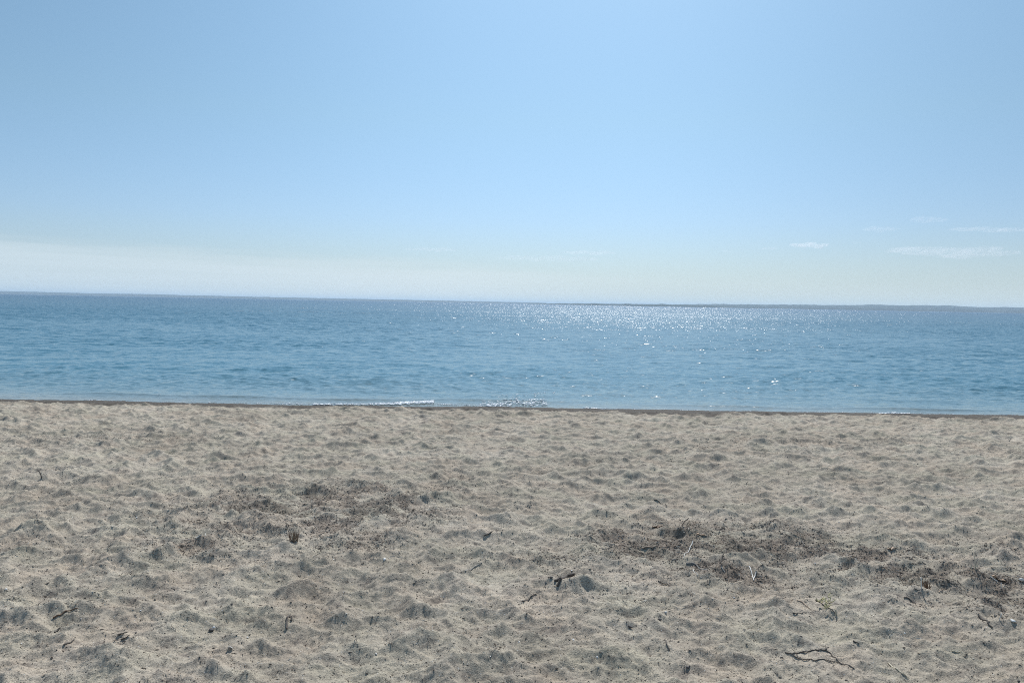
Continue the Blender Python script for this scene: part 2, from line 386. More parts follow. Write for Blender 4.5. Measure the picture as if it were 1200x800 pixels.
def slope(scale, detail, amp):
    c = nd(t, 'ShaderNodeTexNoise'); c.inputs['Scale'].default_value = scale; c.inputs['Detail'].default_value = detail
    c.inputs['Roughness'].default_value = 0.6
    t.links.new(mpn.outputs[0], c.inputs['Vector'])
    v = nd(t, 'ShaderNodeVectorMath', operation='SUBTRACT'); t.links.new(c.outputs['Color'], v.inputs[0]); v.inputs[1].default_value = (.5, .5, .5)
    s = nd(t, 'ShaderNodeVectorMath', operation='SCALE'); t.links.new(v.outputs[0], s.inputs[0])
    if hasattr(amp, 'links'): t.links.new(amp, s.inputs['Scale'])
    else: s.inputs['Scale'].default_value = amp
    return s.outputs[0]
s1 = slope(7.5, 5, band(16, 80, 0.85, 1.40))
s2 = slope(1.6, 4, band(25, 200, 0.35, 1.4))
add = nd(t, 'ShaderNodeVectorMath', operation='ADD'); t.links.new(s1, add.inputs[0]); t.links.new(s2, add.inputs[1])
# wind patches make the ripples steeper or flatter
gm = nd(t, 'ShaderNodeMapping'); gm.inputs['Scale'].default_value = (0.012, 0.035, 1); t.links.new(P, gm.inputs[0])
gs = nd(t, 'ShaderNodeMapRange'); gs.inputs['From Min'].default_value = .3; gs.inputs['From Max'].default_value = .7
gs.inputs['To Min'].default_value = .72; gs.inputs['To Max'].default_value = 1.25
t.links.new(noise(t, gm.outputs[0], 1.0, 3, .6), gs.inputs['Value'])
sc_ = nd(t, 'ShaderNodeVectorMath', operation='SCALE'); t.links.new(add.outputs[0], sc_.inputs[0]); t.links.new(gs.outputs[0], sc_.inputs['Scale'])
fl = nd(t, 'ShaderNodeVectorMath', operation='MULTIPLY'); t.links.new(sc_.outputs[0], fl.inputs[0]); fl.inputs[1].default_value = (1.05, 1.0, 0)
# the steep sides of the small waves face the beach
lean = nd(t, 'ShaderNodeCombineXYZ'); t.links.new(band(18, 120, 0.0, -0.11), lean.inputs[1])
nad0 = nd(t, 'ShaderNodeVectorMath', operation='ADD'); t.links.new(fl.outputs[0], nad0.inputs[0]); t.links.new(lean.outputs[0], nad0.inputs[1])
nadd = nd(t, 'ShaderNodeVectorMath', operation='ADD'); t.links.new(geo.outputs['Normal'], nadd.inputs[0]); t.links.new(nad0.outputs[0], nadd.inputs[1])
nn = nd(t, 'ShaderNodeVectorMath', operation='NORMALIZE'); t.links.new(nadd.outputs[0], nn.inputs[0])
t.links.new(nn.outputs[0], b.inputs['Normal'])
seac = nd(t, 'ShaderNodeValToRGB'); e = seac.color_ramp.elements
for _ in range(3): e.new(.5)
for i, (p, c) in enumerate([(0, (.21, .235, .22)), (.12, (.125, .215, .245)), (.30, (.052, .170, .23)), (.6, (.026, .128, .19)), (1, (.014, .070, .15))]):
    e[i].position = p; e[i].color = (*c, 1)
lg = math_node(t, 'LOGARITHM', math_node(t, 'MAXIMUM', math_node(t, 'SUBTRACT', yy, SHORE - 1), 1.0), 10.0)
t.links.new(math_node(t, 'DIVIDE', lg, 3.2), seac.inputs[0])
t.links.new(seac.outputs[0], b.inputs['Base Color'])
b.inputs['IOR'].default_value = 1.333; b.inputs['Roughness'].default_value = 0.19
tag(link('sea', sea_me, m_sea), 'blue rippled sea reaching the horizon', 'sea', kind='structure')

# ------------------------------------------------------------------ far land
def far_land(name, label, px0, px1, dist_, heights, seed, bump_m, depth, mat):
    """a low wooded coast; heights are metres at evenly spaced points from px0 to px1"""
    n = 420; u = np.linspace(0, 1, n)
    pxs = px0 + (px1 - px0) * u
    xx = (pxs - 600) / F12 * dist_
    hh = np.interp(u, np.linspace(0, 1, len(heights)), heights) * 1.35
    hh = hh * (1 + 0.05 * gnoise(xx / 300, 0 * xx, seed)) + bump_m * np.abs(gnoise(xx / 90, 0 * xx, seed + 1)) * np.clip(hh / 15, 0, 1) \
        + 0.5 * bump_m * np.abs(gnoise(xx / 30, 0 * xx, seed + 2)) * np.clip(hh / 10, 0, 1)
    prof = np.array([0.0, 0.04, 0.12, 0.3, 0.5, 0.75, 1.0]); ph = np.array([-0.05, 0.35, 0.62, 0.9, 1.0, 0.7, -0.05])
    Xg = np.repeat(xx[None, :], len(prof), 0); Yg = dist_ + prof[:, None] * depth + 120 * gnoise(xx / 900, 0 * xx, seed + 3)[None, :]
    Zg = ph[:, None] * hh[None, :] * (1 + 0.04 * gnoise(Xg / 160, Yg / 160, seed + 4))
    return tag(link(name, grid_mesh(name, Xg, Yg, Zg), mat), label, 'coast', kind='structure')
m_land, t, b = material('far_woods')
geo = nd(t, 'ShaderNodeNewGeometry')
t.links.new(ramp(t, noise(t, geo.outputs['Position'], .004, 4), [(.35, (.018, .040, .032)), (.55, (.032, .055, .042)), (.7, (.06, .08, .06))]), b.inputs['Base Color'])
b.inputs['Roughness'].default_value = 1
far_land('hills', 'far wooded coast along the right of the horizon', 790, 1420, 10500,
         [18, 26, 32, 34, 38, 44, 44, 50, 56, 54, 62, 60, 52, 58, 50, 40, 52, 46, 40, 34], 61, 9, 1500, m_land)
far_land('headland', 'thin low headland in the middle of the horizon', 615, 900, 8000,
         [0, 5, 9, 11, 12, 13, 15, 17, 15, 13, 10, 4, 0], 71, 6, 600, m_land)
far_land('distant_coast', 'very faint low coast along the left of the horizon', -420, 640, 15500,
         [60, 55, 50, 48, 44, 46, 42, 36, 40, 34, 30, 28, 26, 26, 24, 20], 81, 6, 1500, m_land)


# ------------------------------------------------------------------ things lying on the sand
def plain(name, stops, scale=40, rough=.8, bump_=0.0):
    m, t, b = material(name); g = nd(t, 'ShaderNodeTexCoord')
    n_ = noise(t, g.outputs['Object'], scale, 4, .6)
    t.links.new(ramp(t, n_, stops), b.inputs['Base Color']); b.inputs['Roughness'].default_value = rough
    if bump_:
        bp = nd(t, 'ShaderNodeBump'); bp.inputs['Distance'].default_value = bump_; t.links.new(n_, bp.inputs['Height']); t.links.new(bp.outputs[0], b.inputs['Normal'])
    return m
M = dict(
    dark=plain('dark_bark', [(.3, (.060, .050, .042)), (.7, (.15, .125, .105))], 120, .85, .001),
    grey=plain('grey_weathered_wood', [(.3, (.20, .19, .175)), (.7, (.40, .385, .36))], 120, .85, .001),
    straw=plain('pale_straw', [(.3, (.42, .36, .25)), (.7, (.66, .60, .46))], 80, .7),
    pink=plain('reddish_reed', [(.3, (.36, .25, .17)), (.7, (.56, .43, .32))], 80, .75),
    bone=plain('bleached_stem', [(.3, (.60, .56, .50)), (.7, (.80, .78, .72))], 80, .7),
    brown=plain('brown_husk', [(.3, (.10, .060, .038)), (.7, (.26, .17, .11))], 90, .85, .001),
    yellow=plain('dry_yellow_weed', [(.3, (.42, .36, .17)), (.7, (.66, .60, .36))], 80, .75),
    shell=plain('bleached_shell', [(.3, (.62, .60, .56)), (.7, (.82, .81, .78))], 60, .45),
    stone=plain('dark_stone', [(.3, (.05, .046, .043)), (.7, (.15, .135, .125))], 60, .75, .001),
    palest=plain('pale_stone', [(.3, (.55, .54, .52)), (.7, (.75, .74, .71))], 60, .6, .001),
)
def tube(V, F, pts, rads, sides=7):
    """one tapered tube added to the vertex / face lists"""
    pts = [Vector(p) for p in pts]; base = len(V); n = len(pts)
    rads = list(np.interp(np.linspace(0, 1, n), np.linspace(0, 1, len(rads)), rads))
    for i, p in enumerate(pts):
        tan = (pts[min(i + 1, n - 1)] - pts[max(i - 1, 0)]).normalized()
        up = Vector((0, 0, 1)) if abs(tan.z) < .9 else Vector((1, 0, 0))
        a = tan.cross(up).normalized(); b_ = a.cross(tan)
        for k in range(sides):
            w = 2 * math.pi * k / sides
            V.append(p + (a * math.cos(w) + b_ * math.sin(w)) * rads[i] * (1 + .12 * math.sin(3.1 * k + 1.7 * i)))
    for i in range(n - 1):
        for k in range(sides):
            F.append((base + i * sides + k, base + i * sides + (k + 1) % sides, base + (i + 1) * sides + (k + 1) % sides, base + (i + 1) * sides + k))
    for e_, i in ((0, 0), (1, n - 1)):
        V.append(pts[i]); c = len(V) - 1
        for k in range(sides):
            k2 = (k + 1) % sides
            F.append((base + i * sides + k, base + i * sides + k2, c, c))
def mesh_from(name, V, F, smooth_=True):
    me = bpy.data.meshes.new(name)
    me.from_pydata([tuple(v) for v in V], [], [tuple(dict.fromkeys(f)) for f in F])
    me.polygons.foreach_set('use_smooth', np.full(len(me.polygons), smooth_)); me.update(); return me
def lay(pxpts, r, lifts=None, sub=5, wob=.25):
    """photo points -> 3-D points resting on the sand, subdivided and slightly crooked"""
    g = [ground_true(*p) for p in pxpts]
    lifts = lifts or [0] * len(g)
    P_ = [Vector((x_, y_, gz(x_, y_) + l_)) for (x_, y_), l_ in zip(g, lifts)]
    out_ = []
    sub = sub + 3
    for i in range(len(P_) - 1):
        for k in range(sub):
            u = k / sub; p = P_[i].lerp(P_[i + 1], u)
            out_.append(p)
    out_.append(P_[-1])
    if not any(lifts):
        over = [gz(p.x, p.y) - p.z for p in out_]
        lift = [o_i * .78 if o_i < 0 else min(o_i, 6 * r + .01) for o_i in over]
        lift = [sum(lift[max(0, i - 1):i + 2]) / len(lift[max(0, i - 1):i + 2]) for i in range(len(lift))]
        for p, l_ in zip(out_, lift): p.z += l_ + r * .9
    for p in out_[1:-1]:
        p.x += random.uniform(-1, 1) * r * wob; p.y += random.uniform(-1, 1) * r * wob; p.z += random.uniform(-.5, .5) * r * wob
    return out_
def taper(n, r, tip=.45): return [r * (1 - (1 - tip) * i / max(1, n - 1)) * random.uniform(.88, 1.1) for i in range(n)]
def origin_fix(V):
    c = Vector((sum(v.x for v in V) / len(V), sum(v.y for v in V) / len(V), min(v.z for v in V)))
    return c, [v - c for v in V]
def thing_mesh(name, V, F, mat, label, cat, group=None, smooth_=True):
    c, V = origin_fix(V); o = link(name, mesh_from(name, V, F, smooth_), M[mat], loc=c)
    return tag(o, label, cat, group)
def stick(name, label, cat, paths, r, mat, group=None, lifts=None, tip=.45):
    V, F = [], []
    for i, pp in enumerate(paths):
        pts = lay(pp, r, lifts[i] if lifts else None); tube(V, F, pts, taper(len(pts), r * (1 if i == 0 else .8), tip))
    return thing_mesh(name, V, F, mat, label, cat, group)

stick('branch', 'thin dark branch bent into a closed narrow loop in the lower right of the sand', 'branch',
      [[(920, 765), (929, 767.5), (935, 765), (942, 763.7), (954, 762), (962, 761.3), (968, 762), (974, 766), (980, 772.5), (987.5, 779), (1001, 784)],
       [(929, 767.5), (931, 770), (936, 772), (950, 772.5), (956, 774.4), (969, 774.8), (977, 775.6), (986, 778)],
       [(968, 762), (971, 758.3)]], .0027, 'dark', tip=.8)
stick('twig', 'straight dark twig slanting down beside the curled yellow weed', 'twig', [[(956, 703), (968, 711), (981, 723)]], .0034, 'dark')
stick('stem', 'long thin tan stem left of the curled yellow weed', 'stem', [[(934, 703), (941, 705.5), (946, 711), (950, 714.5), (960, 717)]], .0022, 'pink')
stick('twig', 'short dark twig with a thick end below the long thin tan stem', 'twig', [[(929, 719), (934, 720), (945, 718.5)]], .0030, 'dark')
# curled yellow weed: a stalk and curls of dry leaf
V, F = [], []
bx_, by_ = ground_true(980, 721); bz_ = gz(bx_, by_)
tube(V, F, [Vector((bx_, by_, bz_ - .01)), Vector((bx_ - .003, by_, bz_ + .02)), Vector((bx_ - .006, by_ + .01, bz_ + .036))], [.004, .0035, .003])
root_v = (V, F); V2, F2 = [], []
for k in range(9):
    a0 = random.uniform(0, 6.28); cx_, cy_, cz_ = bx_ - .02 + random.uniform(-.035, .03), by_ + .09 + random.uniform(-.05, .05), 0
    cz_ = gz(cx_, cy_) + .015 + random.uniform(0, .05); rr_ = random.uniform(.010, .022)
    pts = [Vector((cx_ + rr_ * math.cos(a0 + .55 * j), cy_ + rr_ * .9 * math.sin(a0 + .55 * j), cz_ + .008 * math.sin(a0 + j * .9))) for j in range(8)]
    tube(V2, F2, pts, taper(8, .0036, .5), 5)
weed = bpy.data.objects.new('dry_weed', None); COL.objects.link(weed); weed.location = (bx_, by_, bz_)
tag(weed, 'curled dry yellow weed with a pale upright stalk', 'dry weed')
link('stalk', mesh_from('stalk', [v - Vector((bx_, by_, bz_)) for v in V], F), M['straw'], weed)
link('leaf', mesh_from('leaf', [v - Vector((bx_, by_, bz_)) for v in V2], F2), M['yellow'], weed)

def upright(name, label, cat, foot, height_px, r, mat, lean=(0, 0), extra=None, group=None):
    x_, y_ = ground_true(*foot); z_ = gz(x_, y_); d_ = math.hypot(x_, y_); h = height_px * d_ / F12
    V, F = [], []
    pts = [Vector((x_ + lean[0] * h * u * u, y_ + lean[1] * h * u, z_ - .012 + (h + .012) * u)) for u in np.linspace(0, 1, 6)]
    tube(V, F, pts, taper(6, r, .7))
    for dx_, hh_, ln in (extra or []):
        q = Vector((x_ + dx_, y_ + .01, gz(x_ + dx_, y_ + .01)))
        tube(V, F, [q - Vector((0, 0, .01)), q + Vector((ln * hh_ * .5, 0, hh_ * .55)), q + Vector((ln * hh_, 0, hh_))], [r * .7, r * .6, r * .35])
    return thing_mesh(name, V, F, mat, label, cat, group)
upright('reed_stub', 'bleached white reed stub standing upright beside a brown husk', 'reed stub', (1080, 690), 12, .0038, 'bone', (-.05, .1))
upright('reed_stub', 'thin greenish straw reed standing in the dark weed patch on the right', 'reed stub', (1143, 667), 14, .0028, 'straw', (-.08, .05), [(.012, .06, .3), (-.012, .045, -.3)])
upright('reed_stub', 'very short pale stub poking up at the foot of a brown leaf', 'reed stub', (1173, 690), 6, .0030, 'bone')
upright('stem', 'tiny pale stem leaning right near the lower right edge of the sand', 'stem', (1171, 727), 7, .0022, 'bone', (.35, 0))
upright('twig', 'small dark twig sticking up from the sand at the far left', 'twig', (49, 560), 9, .0045, 'dark', (-.5, 0))
upright('twig', 'dark twig jutting up and right behind the thickest weed patch', 'twig', (799, 616), 9, .0045, 'dark', (.9, .1))
# brown husk: a bundle of torn leaf strips
def bundle(name, label, cat, foot, w_px, h_px, n, mats, lean=0, flat=False):
    x_, y_ = ground_true(*foot); d_ = math.hypot(x_, y_); k_ = d_ / F12
    rt = bpy.data.objects.new(name, None); COL.objects.link(rt); z_ = gz(x_, y_); rt.location = (x_, y_, z_); tag(rt, label, cat)
    for part, mat, frac in mats:
        V, F = [], []
        for i in range(int(n * frac)):
            bx0 = random.gauss(0, w_px * k_ * .22); by0 = random.gauss(0, .018)
            h = h_px * k_ * random.uniform(.45, 1.0); ln = bx0 * 1.2 + random.gauss(0, .012) + lean * h
            wd = random.uniform(.0010, .0024); a = random.uniform(0, math.pi); c, s_ = math.cos(a) * wd, math.sin(a) * wd
            if flat: pts = [(bx0 - lean * h, by0, .004), (bx0, by0, .012 + h * .15), (bx0 + lean * h, by0 + .01, .006)]
            else: pts = [(bx0, by0, -.012), (bx0 + ln * .35, by0 + .004, h * .55), (bx0 + ln, by0 + random.gauss(0, .01), h)]
            b0 = len(V)
            for (q, sc) in zip(pts, (1, .9, .25)):
                V += [Vector(q) + Vector((c, s_, 0)) * sc, Vector(q) + Vector((-s_, c, 0)) * sc * .35, Vector(q) - Vector((c, s_, 0)) * sc, Vector(q) - Vector((-s_, c, 0)) * sc * .35]
            for j in (0, 1):
                for m_ in range(4): F.append((b0 + 4 * j + m_, b0 + 4 * j + (m_ + 1) % 4, b0 + 4 * j + 4 + (m_ + 1) % 4, b0 + 4 * j + 4 + m_))
        link(part, mesh_from(part, V, F, False), M[mat], rt)
    return rt
bundle('grass_tuft', 'dry brown grass tuft standing between the two dark patches on the left', 'grass tuft', (345, 633), 9, 14, 70, [('blade', 'brown', .85), ('pale_blade', 'straw', .15)])
bundle('reed_husk', 'ragged brown husk right beside the bleached upright reed stub', 'husk', (1086, 689), 7, 9, 30, [('leaf', 'brown', 1)])
def leaf_blade(name, label, cat, p0, p1, width, mat):
    a = lay([p0, p1], .003, sub=6); V, F = [], []
    n = len(a); d_ = (a[-1] - a[0]).normalized(); side = Vector((-d_.y, d_.x, 0)).normalized()
    for i, p in enumerate(a):
        w = width * math.sin(math.pi * (.08 + .87 * i / (n - 1))); up = Vector((0, 0, .004 + .006 * math.sin(i * 1.3)))
        V += [p + side * w + up, p + up * .3, p - side * w + up, p - Vector((0, 0, .002)) + up * .2]
    for i in range(n - 1):
        for m_ in range(4): F.append((4 * i + m_, 4 * i + (m_ + 1) % 4, 4 * i + 4 + (m_ + 1) % 4, 4 * i + 4 + m_))
    return thing_mesh(name, V, F, mat, label, cat)
leaf_blade('leaf', 'curled brown leaf lying at the right edge beside a bleached stalk', 'leaf', (1163, 675), (1182, 683), .016, 'pink')
leaf_blade('bark_chip', 'orange-brown chip lying flat on the thickest dark weed patch', 'bark chip', (816, 627), (828, 628), .010, 'pink')
leaf_blade('leaf', 'reddish brown scrap of leaf lying left of the dark jutting twig', 'leaf', (765, 618), (777, 616), .016, 'brown')
leaf_blade('leaf', 'brown scrap of leaf above the weed patch in the right of the sand', 'leaf', (1040, 644), (1050, 642), .010, 'pink')
stick('stalk', 'bleached white stalk slanting across the brown leaf at the right edge', 'stalk', [[(1160, 676), (1169, 682)]], .0036, 'bone', tip=.8)
stick('reed', 'longest pinkish reed lying level left of the thickest weed patch', 'reed', [[(752, 643), (765, 642), (780, 641), (794, 639.5)]], .0048, 'pink')
stick('stem', 'pale curved stem hanging like a hook below the thickest weed patch', 'stem', [[(812, 634), (809, 641), (803, 649), (801, 655)]], .0036, 'bone')
stick('stick', 'grey weathered stick slanting below the pale hooked stem', 'stick', [[(804, 660.5), (816, 663), (829, 668.5)]], .0042, 'grey', tip=.6)
stick('stem', 'small pale bent stem under the grey weathered stick', 'stem', [[(812, 666), (813.5, 670), (817.5, 675), (823, 677.5)]], .0022, 'bone')
stick('reed', 'forked bleached reed shaped like a V right of the grey weathered stick', 'reed', [[(878, 664), (881, 673), (883.5, 681)], [(886, 670), (883, 679)]], .0042, 'bone', tip=.8)
stick('stem', 'short pale stem between the grey stick and the V-shaped reed', 'stem', [[(845, 665), (849.5, 671.5)]], .0030, 'bone')
stick('twig', 'dark curved twig along the lower right rim of the thickest weed patch', 'twig', [[(852, 643), (847, 651), (844, 659)]], .0040, 'dark')
stick('twig', 'dark twig lying level below the small pale bent stem', 'twig', [[(771, 681), (783, 684), (797, 687.5)]], .0032, 'dark')
stick('stick', 'dark stick alone in the middle of the sand slanting up right', 'stick', [[(567, 628.5), (575, 625), (583, 621)]], .0052, 'dark')
stick('stick', 'pale grey stick lying below the dark stick in the middle of the sand', 'stick', [[(545, 670), (555, 665), (565, 659.5)]], .0036, 'grey')
stick('twig', 'dark twig slanting up right to the lower left of the driftwood chunk', 'twig', [[(613, 705), (621, 701), (629, 697)]], .0042, 'dark')
stick('stem', 'thin pale stem lying in the left dark patch', 'stem', [[(230, 631), (236, 627), (242, 623)]], .0034, 'bone')
stick('twig', 'dark brown weed stem winding over the sand in the lower left', 'twig', [[(62, 725), (70, 722), (77, 717), (84, 716), (91, 714)]], .0048, 'brown')
stick('twig', 'thick dark twig in a hollow under the winding brown weed stem', 'twig', [[(64, 741), (70, 736), (79, 731)]], .0044, 'dark')
stick('twig', 'dark twig nearest the bottom left corner of the sand', 'twig', [[(75, 756), (81, 754), (87, 750)]], .0044, 'dark')
stick('twig', 'upper of two short dark twigs lying side by side in the lower left', 'twig', [[(138, 745), (144, 743.5), (150, 741)]], .0036, 'dark')
stick('twig', 'lower of two short dark twigs lying side by side in the lower left', 'twig', [[(142, 750), (147, 748), (152, 745.5)]], .0040, 'dark')
stick('twig', 'dark twig bent over like a crook in the lower middle left', 'twig', [[(336, 738), (336, 730), (336.5, 724), (339, 721), (342, 724), (341.5, 728)]], .0048, 'dark', tip=.8)
stick('twig', 'longest dark twig crossing the right weed patch', 'twig', [[(1096, 675), (1104, 678), (1112, 682), (1120, 686.5)]], .0036, 'dark')
stick('twig', 'short dark twig at the end of the longest one in the right weed patch', 'twig', [[(1122, 681), (1126, 687)]], .0036, 'dark')
stick('twig', 'dark root-like twig sloping down in the lower right edge of the sand', 'twig', [[(1147, 722), (1153, 727), (1158, 732), (1163, 736)]], .0060, 'dark')
stick('twig', 'thin dark twig below left of the upright bleached reed stub', 'twig', [[(1059, 701), (1066, 703), (1073, 707)]], .0030, 'dark')
stick('straw', 'long pale straw in the hollow at the bottom right', 'straw', [[(1041, 777), (1050, 783), (1057, 789), (1065, 795)]], .0034, 'straw')
stick('straw', 'thin yellowish straw lying level above the bottom right corner', 'straw', [[(1115, 763.5), (1124, 765), (1133, 766)]], .0024, 'straw')
stick('twig', 'tiny dark twig above right of the looped branch', 'twig', [[(1000, 751.5), (1003, 754), (1007, 756)]], .0034, 'dark')
stick('twig', 'dark twig leaning steeply in the lower middle right of the sand', 'twig', [[(779, 750), (781, 756), (785, 762)]], .0042, 'dark')
stick('stem', 'thin dark stem drawn across the sand above the thickest weed patch', 'stem', [[(766, 586), (773, 589), (781, 593)]], .0045, 'dark')

# blobs: stones, shells, driftwood
def blob(V, F, c, r, sq=(1, 1, .6), sub=2, rough_=.18, rot=0):
    b_ = bmesh.new(); bmesh.ops.create_icosphere(b_, subdivisions=sub, radius=1); b0 = len(V); sd_ = random.uniform(0, 50)
    for v in b_.verts:
        p = v.co; k = 1 + rough_ * math.sin(p.x * 2.7 + sd_) * math.cos(p.y * 3.1 + sd_) + rough_ * .5 * math.sin(p.z * 5 + p.x * 4 + sd_)
        q = Vector((p.x * sq[0] * k, p.y * sq[1] * k, p.z * sq[2] * k)) * r; q.rotate(Matrix.Rotation(rot, 3, 'Z')); V.append(q + c)
    for f in b_.faces: F.append(tuple(b0 + v.index for v in f.verts))
    b_.free()
def stone(name, label, cat, pp, r, mat, group=None, sq=None, sink=.2):
    x_, y_ = ground_true(*pp) if not isinstance(pp, Vector) else (pp.x, pp.y); V, F = [], []
    sq = sq or (1, random.uniform(.65, .95), random.uniform(.5, .75))
    blob(V, F, Vector((0, 0, 0)), r, sq, rot=random.uniform(0, 3.1))
    o = link(name, mesh_from(name, V, F), M[mat], loc=(x_, y_, gz(x_, y_) + r * sq[2] * (1 - 2 * sink)))
    return tag(o, label, cat, group)
def shell_mesh(r):
    V, F = [], []; nr, na = 6, 18
    for lay_ in (0, 1):
        for i in range(nr + 1):
            u = i / nr
            for j in range(na + 1):
                a = -1.9 + 3.8 * j / na; rad = r * u * (1 + .10 * math.cos(a)) ; ridge = .035 * r * math.cos(a * 11) * u
                V.append(Vector((rad * math.sin(a) * .95, rad * math.cos(a) - r * .2, r * .42 * (1 - u * u) + ridge - lay_ * .05 * r)))
    def I(l, i, j): return l * (nr + 1) * (na + 1) + i * (na + 1) + j
    for i in range(nr):
        for j in range(na):
            F.append((I(0, i, j), I(0, i + 1, j), I(0, i + 1, j + 1), I(0, i, j + 1)))
            F.append((I(1, i, j), I(1, i, j + 1), I(1, i + 1, j + 1), I(1, i + 1, j)))
    for j in range(na): F.append((I(0, nr, j), I(1, nr, j), I(1, nr, j + 1), I(0, nr, j + 1)))
    for j0 in (0, na):
        for i in range(nr): F.append((I(0, i, j0), I(1, i, j0), I(1, i + 1, j0), I(0, i + 1, j0)))
    return mesh_from('shell', V, F)
SHELL = shell_mesh(1.0); SHELL.materials.append(M['shell'])
def shell(label, pp, r, group=None, tilt=None):
    x_, y_ = ground_true(*pp) if not isinstance(pp, Vector) else (pp.x, pp.y)
    o = bpy.data.objects.new('shell', SHELL); COL.objects.link(o); o.scale = (r, r * random.uniform(.75, 1), r)
    o.location = (x_, y_, gz(x_, y_) + r * .15); o.rotation_euler = tilt or (random.uniform(-.5, .9), random.uniform(-.5, .5), random.uniform(0, 6.28))
    return tag(o, label, 'shell', group)
# driftwood chunk with two stubby legs
V, F = [], []
pts = lay([(656, 679), (664, 676), (673, 672.5)], .006, sub=3, wob=.15); tube(V, F, pts, [.009, .0115, .0105, .009, .0105, .010, .007], 10)
pts = lay([(657, 679), (653, 687)], .005, sub=3, wob=.15); tube(V, F, pts, [.009, .0075, .007, .0065], 9)
pts = lay([(657, 678.5), (650, 681.5)], .006, sub=3, wob=.2); tube(V, F, pts, [.009, .008, .007, .006], 8)
thing_mesh('driftwood', V, F, 'dark', 'dark grey forked chunk of driftwood with two stubby legs', 'driftwood')
stone('stone', 'round dark grey stone touching the left end of the forked driftwood', 'stone', (646, 677), .0095, 'stone')
shell('small white shell lying just above the right end of the forked driftwood', (669.5, 669.5), .010)
stone('stone', 'wide dark lump half buried in a hollow in the lower middle', 'stone', (738, 734), .012, 'stone', sq=(1.5, .6, .42), sink=.35)
stone('stone', 'dark stone right of the wide dark lump in the lower middle', 'stone', (773, 726), .011, 'stone')
stone('stone', 'small dark stone nearest the bottom edge in the middle right', 'stone', (806, 782), .0095, 'stone')
stone('stone', 'dark stone with a white shell leaning on it in the lower left', 'stone', (247.5, 739), .013, 'stone')
shell('white shell leaning on a dark stone in the lower left', (250.5, 736.5), .009, tilt=(1.1, .2, .4))
shell('largest white shell curved like a half moon near the bottom left', (270, 760), .016, tilt=(.9, .5, 2.4))
shell('white shell right of and above the half moon shell', (290, 747), .009)
shell('small reddish white shell below the driftwood in the lower middle', (672, 750), .010)
shell('white shell in a hollow under the right end of the left dark patches', (451, 656), .013, tilt=(.6, -.3, 1.2))
stone('pebble', 'bright white pebble right of the dark stone in the lower middle', 'pebble', (780, 718), .0085, 'palest')
stone('pebble', 'white pebble at the right edge beside the weed patch', 'pebble', (1197, 681), .015, 'palest')
stone('pebble', 'flat white pebble under the tiny leaning pale stem', 'pebble', (1187, 728), .013, 'palest', sq=(1.2, .8, .45))
stone('pebble', 'white pebble at the left edge of the sand', 'pebble', (7, 691), .0085, 'palest')
for pp in [(95, 726), (25, 754), (165, 716), (406, 719), (441, 766), (461, 746), (391, 656), (132, 618), (160, 607), (360, 610), (608, 752),
           (1060, 742), (1003, 655), (905, 655), (1029, 728), (860, 700), (520, 700), (575, 770), (222, 770), (700, 770), (1100, 705), (955, 660), (300, 600), (983, 612)]:
    shell('tiny white shell fragment lying on the sand', pp, random.uniform(.0045, .0075), 'tiny white shell fragments scattered over the sand')
proto_s = None
for i in range(110):                                            # small dark pebbles dotted over the near sand
    yy_ = 2.9 * math.exp(random.random() * 1.15); p = Vector((random.uniform(-.72, .72) * yy_, yy_, 0)); r_ = random.uniform(.0035, .0085)
    if proto_s is None:
        proto_s = stone('pebble', 'small dark pebble lying on the sand', 'pebble', p, 1.0, 'stone', 'small dark pebbles dotted over the sand')
        o = proto_s
    else: o = proto_s.copy(); COL.objects.link(o)
    o.scale = (r_, r_ * random.uniform(.6, 1), r_ * random.uniform(.7, 1.1)); o.location = (p.x, p.y, gz(p.x, p.y) + r_ * .25); o.rotation_euler = (0, 0, random.uniform(0, 6.28))
for i in range(70):                                             # short loose twigs in and around the weed patches
    for _ in range(200):
        yy_ = random.uniform(4.3, 8.2); xx_ = random.uniform(-.72, .72) * yy_
        if float(wrack(np.array([xx_]), np.array([yy_]))[0]) > random.uniform(.25, .9): break
    ln = random.uniform(.03, .09); a = random.gauss(0, .8); r_ = random.uniform(.0014, .0028); V, F = [], []
    pts = [Vector((xx_ + ln * u * math.cos(a), yy_ + ln * u * math.sin(a) + random.gauss(0, .002), 0)) for u in np.linspace(-.5, .5, 5)]
    z0, z1 = gz(pts[0].x, pts[0].y), gz(pts[-1].x, pts[-1].y)
    for j, p in enumerate(pts): p.z = max(z0 + (z1 - z0) * j / 4, gz(p.x, p.y)) + r_
    tube(V, F, pts, taper(5, r_), 5)
    mt = random.choice(['dark', 'dark', 'dark', 'grey', 'pink', 'straw'])
    thing_mesh('twig' if mt == 'dark' else 'stem', V, F, mt,
               {'dark': 'short loose dark twig among the weed crumbs', 'grey': 'short loose grey stem among the weed crumbs', 'pink': 'short loose tan stem among the weed crumbs', 'straw': 'short loose straw-coloured stem among the weed crumbs'}[mt],
               'twig' if mt == 'dark' else 'stem', {'dark': 'loose dark twigs in the weed patches', 'grey': 'loose grey stems in the weed patches', 'pink': 'loose tan stems in the weed patches', 'straw': 'loose straw stems in the weed patches'}[mt])

